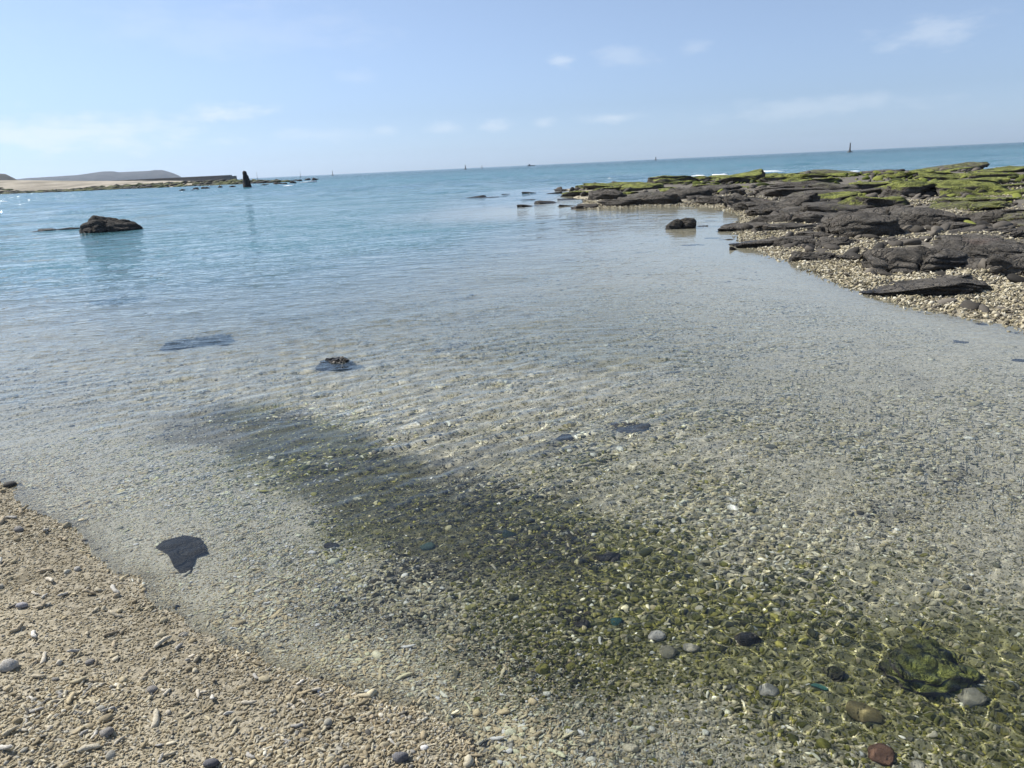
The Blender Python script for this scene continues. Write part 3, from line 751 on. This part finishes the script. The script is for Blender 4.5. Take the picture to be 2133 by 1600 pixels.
for i, (u, v, w, h) in enumerate([(70, 483, 30, 5), (100, 480, 34, 8), (128, 478, 26, 6), (152, 477, 30, 7)]):
    place_rock(u, v, w, h, 'low black rock awash in the row left of the big boulder', 720 + i, .5, bright=.25, group='rocks awash left of the boulder', sub=3)
for i, (u, v, w, h) in enumerate([(325, 470, 30, 4), (350, 467, 26, 4), (385, 465, 22, 3)]):
    place_rock(u, v, w, h, 'low black rock barely awash right of the big boulder', 730 + i, .5, bright=.25, group='rocks awash right of the boulder', sub=3)
for i, (u, v, w, h) in enumerate([(1062, 404, 34, 4), (1110, 402, 40, 6), (1150, 404, 44, 8), (1170, 398, 30, 8), (1105, 430, 50, 10), (1140, 424, 46, 12), (1070, 432, 40, 6), (1180, 430, 44, 10), (1030, 412, 50, 5), (985, 412, 60, 4), (1180, 417, 40, 8), (1095, 416, 50, 6)]):
    place_rock(u, v, w, h, 'low wet dark rock among those trailing off the reef tip', 740 + i, .7, bright=.35, group='rocks awash off the reef tip', sub=3)

def sunk_rock(u, v, wpx, label, seed, ratio=.8, above=-0.02, name='rock', cat='rock', algae=0.0, bright=.5, sub=4, turn=None, mat=None, rough=1.0, box=.72, tilt=None, outn=.3, zexp=.6):
    q = refr_point(u, v); slant = np.linalg.norm(q - np.array([0, 0, CAM_H])); w = wpx*slant/F0
    zb = q[2]; h = max(above - zb, 0.03) + 0.02
    me = rock_mesh(name, seed, w, w*ratio, h, sub, rough=rough, box=box, tilt=tilt, outn=outn, zexp=zexp)
    o = link(name, me, mat or ROCK, label=label, cat=cat)
    a = math.atan2(q[0], q[1]); o.location = (q[0], q[1], zb - 0.02); o.rotation_euler = (0, 0, -a if turn is None else turn); set_rock(o, algae, bright)
    return o
sunk_rock(700, 762, 84, 'rock breaking the surface with a rough brown weedy crest, middle of the bay', 760, .9, 0.02, algae=.3, bright=.9, rough=1.3, sub=5, zexp=.9)
sunk_rock(410, 714, 130, 'long dark sunken rock left of the weedy crested rock, under the ripples', 761, .8, -0.09, bright=.55, zexp=.9, rough=1.0)
sunk_rock(252, 628, 100, 'faint dark sunken rock nearest the left edge, below the big lone boulder', 762, .8, -0.05, bright=.55, zexp=.9, rough=1.0)
sunk_rock(1312, 890, 98, 'dark blue looking sunken slab alone on the pale pebbles', 763, .7, -0.16, bright=.7, zexp=.8, rough=1.6)
sunk_rock(1178, 912, 40, 'small dark sunken stone left of the lone sunken slab', 764, .8, -0.22, bright=.7, zexp=.8)
def outline_slab(px, ztop, label, bright):
    O = np.array([gp(u, v, ztop*.75)[:2] for u, v in px]); n = len(O); t = np.linspace(0, n, n*8, endpoint=False); i = t.astype(int); f = t - i
    f = (f*f*(3 - 2*f))[:, None]*.6 + f[:, None]*.4; O = O[i]*(1 - f) + O[(i+1) % n]*f; c = O.mean(0); m = len(O)
    O = c + (O - c)*(1 + .03*n2(O[:, 0], O[:, 1], .05, 3, 3))[:, None]
    rings = [(1.06, -.14), (1.02, -.02), (.99, -.006), (.95, 0.0)] + [(k, .002) for k in (.85, .7, .55, .4, .25, .12, .03)]
    V = np.concatenate([np.concatenate([(O - c)*k, np.full((m, 1), dz)], 1) for k, dz in rings]); 
    V[:, 2] += np.where(V[:, 2] > -.1, .013*n2(V[:, 0] + 5, V[:, 1], .09, 3, 4), 0)
    I = np.arange(len(rings)*m).reshape(-1, m); J = np.roll(I, -1, 1)
    F = np.stack([I[:-1], I[1:], J[1:], J[:-1]], -1).reshape(-1, 4)
    me = mesh_from('rock', V, F)
    bm = bmesh.new(); bm.from_mesh(me); bmesh.ops.recalc_face_normals(bm, faces=bm.faces); bm.to_mesh(me); bm.free()
    o = link('rock', me, ROCK, label=label, cat='rock'); o.location = (c[0], c[1], ztop); set_rock(o, 0, bright)
outline_slab([(325, 1142), (342, 1126), (385, 1117), (418, 1121), (432, 1150), (408, 1160), (398, 1190), (375, 1195), (362, 1182), (352, 1158)], -0.022, 'flat smooth grey slab lying in the shallows close to the beach', 1.0)
sunk_rock(1930, 1402, 138, 'large sunken boulder with olive weed at the lower right', 766, .8, -0.035, algae=.8, bright=1.0, sub=5, rough=1.3, turn=.3, zexp=.8)
sunk_rock(1268, 1163, 52, 'black sunken stone in the olive weed band', 767, .7, -0.17, bright=.55)
sunk_rock(1212, 1302, 40, 'black sunken stone at the lower edge of the weed band', 768, .7, -0.13, bright=.5)
sunk_rock(1560, 1335, 44, 'dark brown sunken stone right of the pale stones', 769, .7, -0.12, bright=.7)
sunk_rock(1740, 1408, 44, 'dark sunken stone left of the large weedy boulder', 770, .7, -0.12, bright=.6, algae=.5)


# ------------------------------------------------------------------ far shore
def far_ridge(name, prof, D, depth, mat, label=None, kind='structure', seed=1):
    us = np.arange(prof[0][0], prof[-1][0] + .1, (prof[-1][0] - prof[0][0])/90.0); vs = np.interp(us, [p[0] for p in prof], [p[1] for p in prof])
    rows = 14; V = []
    for k in range(rows):
        t = k/(rows - 1); prof_t = math.sin(math.pi*min(t*1.0, 1))**0.7
        for u, v in zip(us, vs):
            p = at_dist(u, v, D); top = max(p[2], 0.5); a = math.atan2(p[0], p[1]); dd = D + (t - 0.5)*depth
            V.append((math.sin(a)*dd, math.cos(a)*dd, -2 + (top + 2)*prof_t))
    V = np.array(V); V[:, 2] *= 1 + 0.05*n2(V[:, 0], V[:, 1], depth/6, 3, seed)
    n = len(us); i = np.arange(rows*n).reshape(rows, n)
    F = np.stack([i[:-1, :-1], i[:-1, 1:], i[1:, 1:], i[1:, :-1]], -1).reshape(-1, 4)
    return link(name, mesh_from(name, V, F), mat, kind=kind, label=label)
def land_material():
    M = Mat('far_land'); p = M.pos()
    c = M.mix(M.rng(M.noise(p, 0.02, 5, .6), .35, .65), (0.04, 0.045, 0.045), (0.075, 0.075, 0.075))
    return M.done(M.pbsdf(c, 0.95))
LAND = land_material()
far_ridge('hill', [(28, 375.5), (36, 373.5), (60, 371.5), (110, 368), (160, 364.5), (200, 359.5), (212, 357.6), (235, 357.2), (248, 359.4), (270, 358.0), (290, 357.2), (312, 355.6), (322, 353.8), (338, 354.2), (352, 358), (364, 362), (374, 366.5), (382, 372), (390, 378)], 4300, 500, LAND, seed=3)
far_ridge('headland', [(-420, 352), (-200, 356), (-60, 360), (0, 361.5), (12, 362.5), (19, 366), (30, 371), (46, 379), (60, 390)], 760, 120, LAND, seed=5)
def box_mesh(name, corners, bevel=0.0):
    """prism from a 4-corner outline list [(x,y)...] with z0, z1"""
    (pts, z0, z1) = corners; bm = bmesh.new()
    lo = [bm.verts.new((x, y, z0)) for x, y in pts]; hi = [bm.verts.new((x, y, z1)) for x, y in pts]; n = len(pts)
    bm.faces.new(hi); bm.faces.new(lo[::-1])
    for i in range(n): bm.faces.new((lo[i], lo[(i+1) % n], hi[(i+1) % n], hi[i]))
    bmesh.ops.recalc_face_normals(bm, faces=bm.faces)
    if bevel: bmesh.ops.bevel(bm, geom=bm.edges[:], offset=bevel, segments=2, affect='EDGES')
    me = bpy.data.meshes.new(name); bm.to_mesh(me); bm.free(); return me
def plain(name, col, rough=.8, var=.35, scale=2.0):
    M = Mat(name); p = M.obj(); n = M.noise(p, scale, 4, .6)
    c = M.mix(n, tuple(x*(1-var) for x in col), tuple(min(1, x*(1+var)) for x in col))
    return M.done(M.pbsdf(c, rough, M.bump(n, 0.01, .4)))
CONC = plain('weathered_concrete', (0.17, 0.17, 0.165), .9, .3, .3)
def breakwater():
    D = 440; a = at_dist(479, 364.6, D); b = at_dist(40, 384.0, D + 90)
    top = a[2]; dx, dy = b[0]-a[0], b[1]-a[1]; L = math.hypot(dx, dy); dx /= L; dy /= L; nx, ny = -dy, dx
    if nx*a[0] + ny*a[1] < 0: nx, ny = -nx, -ny
    t = bpy.data.objects.new('breakwater', None); COL.objects.link(t); t.location = (a[0], a[1], 0)
    tag(t, 'long low grey concrete breakwater behind the sand spit', 'breakwater')
    q = lambda s, w: (dx*s + nx*w, dy*s + ny*w)
    link('wall', box_mesh('wall', ([q(0, 0), q(L, 0), q(L, 6), q(0, 6)], -3, top - .55), .06), CONC, t)
    link('parapet', box_mesh('parapet', ([q(-.25, -.25), q(L, -.25), q(L, 1.4), q(-.25, 1.4)], top - .548, top), .05), CONC, t)
    link('toe', box_mesh('toe', ([q(-4.0, -1.5), q(-.02, -1.5), q(-.02, 7), q(-4.0, 7)], -3, 0.9), .2), CONC, t)
breakwater()
BLACKROCK = rock_material('black_rock', (0.022, 0.021, 0.022), (0.05, 0.048, 0.047), ALG)
def pillar():
    p = gp(516, 392.0); D = math.hypot(p[0], p[1]); sc_ = D/F0; g = np.random.default_rng(5)
    ns, nr = 20, 26; V = []; Hh = 32*sc_
    for k in range(nr):
        t = k/(nr - 1); w = np.interp(t, [0, .12, .3, .6, .85, .95, 1], [12, 9.2, 7.6, 5.7, 4.1, 3.2, .4])*sc_
        for j in range(ns):
            th = 2*math.pi*j/ns; V.append((w*math.cos(th) - 2.0*sc_*t, w*.9*math.sin(th), -0.4 + (Hh + .4)*t))
    V = np.array(V); nn = fbm(V*0.9, 4, 4, .6); V[:, 0] += nn*0.28*np.sign(V[:, 0]); V[:, 1] += nn*0.28; 
    i = np.arange(nr*ns).reshape(nr, ns); j = np.roll(i, -1, 1)
    F = np.stack([i[:-1], j[:-1], j[1:], i[1:]], -1).reshape(-1, 4)
    o = link('stone_pillar', mesh_from('stone_pillar', V, F), BLACKROCK, label='tall tapering black stone pillar with a rounded top, standing on the far rocks', cat='stone pillar')
    o.location = (p[0], p[1], 0); set_rock(o, 0)
pillar()
FARSHAPE = [rock_mesh('far_rock', 800 + i, 1.0, .7, .35, 2, rough=1.5) for i in range(5)]
for m in FARSHAPE: m.materials.append(BLACKROCK)
def far_rocks():
    def put(u, v, wpx, hk, label, group, al=0.0):
        p = gp(u, v); D = math.hypot(p[0], p[1]); w = wpx*D/F0
        o = link('rock', random.choice(FARSHAPE), label=label, cat='rock', group=group)
        o.location = (p[0], p[1], -0.05); o.scale = (w, w*1.2, w*hk); o.rotation_euler = (0, 0, random.uniform(-.6, .6)); set_rock(o, al)
    for i in range(30):
        t = random.random(); u = 375 + 240*t; v = 398.0 - 0.062*(u - 375) + random.uniform(-1.3, .9)
        put(u, v, random.uniform(5, 14), random.uniform(.6, 1.2), 'low black rock in the broken line at the foot of the stone pillar', 'rocks at the foot of the pillar')
    for i in range(20):
        u = random.uniform(530, 662); v = 381.5 - 0.05*(u - 530) + random.uniform(-1.0, 1.2)
        put(u, v, random.uniform(6, 14), random.uniform(.5, 1.0), 'low black rock in the wave washed shelf right of the stone pillar', 'rocks right of the pillar')
far_rocks()
def spit_rocks():
    """dark and weedy stones edging the spit: far too small and many to count"""
    Vs, Fs = [], []; n0 = 0; V0, F0_ = ICO[1]
    edge = SPIT[1:8]
    XY = []
    for i in range(900):
        k = random.randrange(len(edge) - 1); t = random.random(); a, b = edge[k], edge[k+1]
        x = a[0]*(1-t) + b[0]*t; y = a[1]*(1-t) + b[1]*t; D = math.hypot(x, y); off = random.random()**1.5*34
        XY.append((x*(1 + off/D), y*(1 + off/D)))
    XY = np.array(XY); Z = ground_z(XY[:, 0], XY[:, 1])
    for i, ((x, y), z) in enumerate(zip(XY, Z)):
        w = random.uniform(.5, 2.0)
        Vs.append(V0*np.array([w, w*.8, w*random.uniform(.2, .42)])*(1 + .25*np.random.default_rng(i).normal(size=(len(V0), 1))) + np.array([x, y, z])); Fs.append(F0_ + n0); n0 += len(V0)
    M = Mat('weedy_shore_stone'); p = M.pos()
    c = M.mix(M.rng(M.noise(p, .12, 4), .42, .58), (0.035, 0.034, 0.03), (0.10, 0.11, 0.04))
    link('shore_stones', mesh_from('shore_stones', np.concatenate(Vs), np.concatenate(Fs)), M.done(M.pbsdf(c, .9)), kind='stuff', label='dark weedy stones edging the far sand spit', cat='stones')
spit_rocks()
DARKMETAL = plain('dark_marker_paint', (0.03, 0.032, 0.035), .6, .2, .5)
def marker(u, vtop, vbase, wpx, D, label, ball=False):
    b = at_dist(u, vbase, D); tp = at_dist(u, vtop, D); h = tp[2]; w = wpx*D/F0
    t = bpy.data.objects.new('channel_marker', None); COL.objects.link(t); t.location = (b[0], b[1], 0); tag(t, label, 'marker', 'markers out at sea')
    ns = 8; V = []; F = []
    for k, (z, r) in enumerate([(-.6, .5), (h*.18, .46), (h*.19, .3), (h*.96, .16), (h, .10)]):
        for j in range(ns):
            th = 2*math.pi*j/ns; V.append((r*w*math.cos(th), r*w*math.sin(th), z))
    for k in range(4):
        for j in range(ns): F.append((k*ns+j, k*ns+(j+1) % ns, (k+1)*ns+(j+1) % ns, (k+1)*ns+j))
    link('post', mesh_from('post', np.array(V), np.array(F)), DARKMETAL, t)
    hex_ = lambda r: [(r*math.cos(2*math.pi*j/8), r*math.sin(2*math.pi*j/8)) for j in range(8)]
    link('base', box_mesh('base', (hex_(w*.95), -.8, h*.09), .05), CONC, t)
    link('topmark', box_mesh('topmark', (hex_(w*.22), h + .002, h*1.05), .01), DARKMETAL, t)
marker(1770, 298.5, 315, 5.5, 620, 'tallest dark tapering marker on the sea horizon above the reef')
marker(1366, 327.5, 334, 4.0, 1100, 'small dark marker on the horizon above the reef tip')
marker(969.5, 344.5, 352.5, 4.0, 900, 'dark stubby marker on the horizon at the middle of the picture')
marker(1004, 345, 351, 2.6, 1300, 'thin pale looking marker just right of the stubby one')
marker(693, 356, 364, 2.4, 900, 'slim marker on the horizon right of the far rocks')
marker(626, 357.5, 367, 1.3, 900, 'hair thin pole on the horizon above the far rocks')
marker(536, 359.5, 371, 1.1, 900, 'hair thin pole on the horizon beside the stone pillar')
def boat():
    p = at_dist(1106, 347.2, 1150); t = bpy.data.objects.new('fishing_boat', None); COL.objects.link(t); t.location = (p[0], p[1], 0)
    tag(t, 'tiny dark low boat on the horizon at the middle of the picture', 'boat')
    hull = [(-5.5, -1.2), (2.5, -1.4), (6.2, 0), (2.5, 1.4), (-5.5, 1.2)]
    link('hull', box_mesh('hull', (hull, -.5, 1.0), .1), DARKMETAL, t)
    link('cabin', box_mesh('cabin', ([(-3.5, -.9), (-1, -.9), (-1, .9), (-3.5, .9)], 1.002, 2.6), .1), DARKMETAL, t)
boat()
FOAM = plain('foam', (0.80, 0.82, 0.83), .9, .08, 3.0)
def foam(u, v, wpx, hpx, label, seed):
    p = gp(u, v); D = math.hypot(p[0], p[1]); w = wpx*D/F0; h = hpx*D/F0
    me = rock_mesh('breaking_wave', seed, w, min(w*.5, 2.5), h, 3, rough=1.6, outn=.6)
    o = link('breaking_wave', me, FOAM, label=label, cat='wave', group='white waves breaking on the rocks'); a = math.atan2(p[0], p[1])
    o.location = (p[0], p[1], -.02); o.rotation_euler = (0, 0, -a)
for i, (u, v, w, h, lb) in enumerate([
    (1282, 374, 36, 4, 'small white breaker behind the reef tip'), (1246, 383, 20, 2.5, 'thin white breaker left of the reef tip'),
    (1455, 367, 26, 4, 'white breaker left of the brightest one behind the green ridge'), (1503, 367, 46, 7, 'brightest white breaker behind the green ridge'),
    (1612, 358, 48, 4, 'long thin white breaker behind the green shelf'), (1783, 358, 22, 4, 'white breaker in the gap of the reef'),
    (590, 389, 34, 2.2, 'white wash in front of the far shelf of rocks'), (640, 380.5, 36, 2.4, 'white wash at the right end of the far shelf of rocks'), (6, 421, 20, 2, 'white ripple crest by the left picture edge')]):
    foam(u, v, w, h*.6, lb, 850 + i)

# ------------------------------------------------------------------ single pieces on the beach and seabed
def piece_material():
    M = Mat('loose_piece'); p = M.obj(); oi = M.node('ShaderNodeObjectInfo'); c = oi.outputs['Color']
    n = M.noise(p, 2.6, 4, .65)
    c2 = M.mix(M.rng(n, .3, .7, 0.0, 0.5), c, M.mix(1.0, c, (0.5, 0.47, 0.42), 'MULTIPLY'))
    h = M.math('ADD', M.noise(p, 6, 4, .7), M.math('MULTIPLY', M.voro(p, 8), .5))
    return M.done(M.pbsdf(c2, 0.8, M.bump(h, 0.003, 0.9), 0.2))
PIECE = piece_material()
PMESH = []
for m in PROTO_MESH:
    m2 = m.copy(); m2.materials.clear(); m2.materials.append(PIECE); PMESH.append(m2)
def piece(name, u, v, lpx, k, col, label, cat, group=None, turn=None, under=False, flat=1.0, lift=.35):
    if under: q = refr_point(u, v)
    else:
        q = gp(u, v)
        for _ in range(4): q = gp(u, v, ground_z(np.array([q[0]]), np.array([q[1]]))[0])
    s = lpx*np.linalg.norm(q - np.array([0, 0, CAM_H]))/F0/2.2
    o = link(name, PMESH[k], label=label, cat=cat, group=group); o.color = tuple(col) + (1,)
    o.location = (q[0], q[1], q[2] + s*lift*flat); o.scale = (s, s, s*flat); o.rotation_euler = (random.gauss(0, .2), random.gauss(0, .15), random.uniform(0, 6.28) if turn is None else turn)
    return o
CR = (0.56, 0.51, 0.40); GR = (0.27, 0.255, 0.235); DK = (0.06, 0.058, 0.055)
for (n_, u, v, l, k, c, lb, ct, tr, fl) in [
    ('stone', 22, 1014, 24, 9, DK, 'dark stone at the waterline by the left picture edge', 'stone', 0, 1),
    ('stone', 40, 1106, 18, 10, GR, 'grey stone on the beach below the dark waterline stone', 'stone', .2, 1),
    ('stone', 368, 1268, 14, 11, DK, 'small black pebble at the edge of the water', 'stone', .4, 1),
    ('stone', 46, 1265, 22, 9, (0.36, 0.35, 0.36), 'purplish grey stone near the left picture edge', 'stone', .3, 1),
    ('stone', 224, 1530, 26, 7, GR, 'grey pitted lump with a dark side at lower left', 'stone', .5, 1),
    ('stone', 188, 1382, 18, 10, GR, 'grey flat pebble in the middle of the beach', 'stone', .7, 1),
    ('stone', 318, 1440, 22, 9, GR, 'longish grey pebble right of the beach middle', 'stone', .5, 1),
    ('stone', 225, 1395, 0, 0, GR, '', '', 0, 1),
    ('coral_finger', 340, 1503, 34, 2, CR, 'stout cream coral finger standing at a slant above the dark pebble', 'coral', 1.0, 1),
    ('coral_finger', 182, 1555, 30, 1, CR, 'white curved coral finger at lower left', 'coral', 1.2, 1),
    ('coral_finger', 335, 1342, 26, 3, CR, 'upright cream coral finger on the beach rise', 'coral', 1.4, 1),
    ('coral_finger', 20, 1392, 30, 6, (0.45, 0.43, 0.39), 'pale coral lump by the left picture edge', 'coral', .2, 1),
    ('stone', 440, 1595, 32, 9, (0.12, 0.12, 0.13), 'dark stone at the bottom picture edge', 'stone', .1, 1),
    ('stone', 735, 1502, 16, 10, (0.035, 0.03, 0.025), 'tiny black pebble on the wet sand left of the pebbles', 'stone', .1, 1),
    ('shell', 884, 1560, 18, 12, (0.80, 0.78, 0.74), 'single white shell on the wet sand', 'shell', .1, .8),
    ('stone', 835, 1583, 34, 8, (0.16, 0.16, 0.17), 'dark pitted lump at the bottom edge left of the white shell', 'stone', .1, 1)]:
    if l: piece(n_, u, v, l, k, c, lb, ct, turn=tr, flat=fl)
for (n_, u, v, l, k, c, lb, ct, tr, fl) in [
    ('coral_finger', 366, 1151, 20, 1, (.72, .70, .66), 'white coral bit lying on the smooth grey slab', 'coral', .3, .7),
    ('stone', 2022, 1457, 60, 11, (0.36, 0.345, 0.27), 'pale flat stone under water beside the large weedy boulder', 'stone', .5, .5),
    ('sea_glass', 1283, 1297, 36, 13, (0.05, 0.13, 0.115), 'teal glass like piece in the weed band', 'glass', .6, .5),
    ('sea_glass', 1707, 1432, 34, 12, (0.10, 0.26, 0.21), 'small turquoise piece on the seabed below the weed', 'glass', .3, .5),
    ('stone', 1365, 1328, 40, 8, (0.62, 0.60, 0.56), 'white lump of coral under water at the lower weed edge', 'coral', .4, .8),
    ('stone', 1392, 1362, 44, 9, (0.36, 0.34, 0.25), 'buff cobble under water below the white lump', 'stone', .9, .8),
    ('stone', 1440, 1352, 40, 10, (0.45, 0.43, 0.36), 'pale cobble under water right of the buff cobble', 'stone', .2, .8),
    ('stone', 1835, 1575, 60, 9, (0.22, 0.125, 0.085), 'reddish brown cobble under water at lower right', 'stone', .9, .7),
    ('stone', 1912, 1598, 34, 11, (0.55, 0.52, 0.42), 'cream cobble next to the reddish cobble', 'stone', .9, .7),
    ('stone', 1800, 1490, 70, 10, (0.25, 0.21, 0.10), 'long olive brown cobble under water below the boulder', 'stone', 2.6, .6),
    ('stone', 1600, 1440, 44, 9, (0.48, 0.47, 0.42), 'pale cobble left of the turquoise piece', 'stone', .3, .7),
    ('stone', 1060, 1115, 34, 9, (0.03, 0.055, 0.05), 'dark greenish cobble in the upper weed band', 'stone', .3, .7),
    ('stone', 890, 1140, 36, 12, (0.10, 0.16, 0.13), 'blue green cobble at the left end of the weed band', 'stone', .3, .7),
    ('leaf', 1100, 1515, 20, 13, (0.30, 0.30, 0.05), 'yellow olive leaf on the seabed, left one of two', 'leaf', .1, .2),
    ('leaf', 1180, 1517, 20, 13, (0.30, 0.30, 0.05), 'yellow olive leaf on the seabed, right one of two', 'leaf', .1, .2),
    ('leaf', 1356, 1586, 26, 13, (0.30, 0.28, 0.06), 'yellow olive leaf near the bottom edge', 'leaf', .1, .2),
    ('stone', 690, 1138, 34, 10, (0.07, 0.07, 0.07), 'dark flat stone in the shallows right of the grey slab', 'stone', .1, .6)]:
    piece(n_, u, v, l, k, tuple(q*.72 for q in c), lb, ct, turn=tr, flat=fl, under=True)
def coral_bits():
    n = 0
    while n < 110:
        v = random.uniform(1060, 1600); u = random.uniform(0, 900)
        q = gp(u, v, .05)
        if sdf(np.array([q[0]]), np.array([q[1]]), BEACH)[0] < .08: continue
        k = random.choice([0, 1, 2, 3, 0, 1, 2, 3, 4, 5, 6, 7]); c = np.array(random.choice(DRY[:5] + [DRY[7]]))*random.uniform(.9, 1.2)
        piece('coral_fragment', u, v, random.uniform(11, 22) if k < 6 else random.uniform(8, 14), k, tuple(np.clip(c, 0, .75)), 'worn cream coral fragment lying loose on the rubble beach', 'coral', 'loose coral fragments on the beach')
        n += 1
coral_bits()


# ------------------------------------------------------------------ sea air
def haze():
    M = Mat('sea_haze'); v = M.node('ShaderNodeVolumePrincipled')
    v.inputs['Color'].default_value = (0.66, 0.80, 1.0, 1); v.inputs['Density'].default_value = 0.65e-4; v.inputs['Anisotropy'].default_value = 0.3
    M.l.new(v.outputs[0], M.out.inputs['Volume'])
    me = box_mesh('haze', ([(-5600, -2200), (5600, -2200), (5600, 5600), (-5600, 5600)], -9.0, 95.0))
    o = link('haze', me, M.m, kind='stuff', label='thin pale sea haze over the whole bay', cat='haze')
    o.cycles.is_caustics_receiver = False
haze()
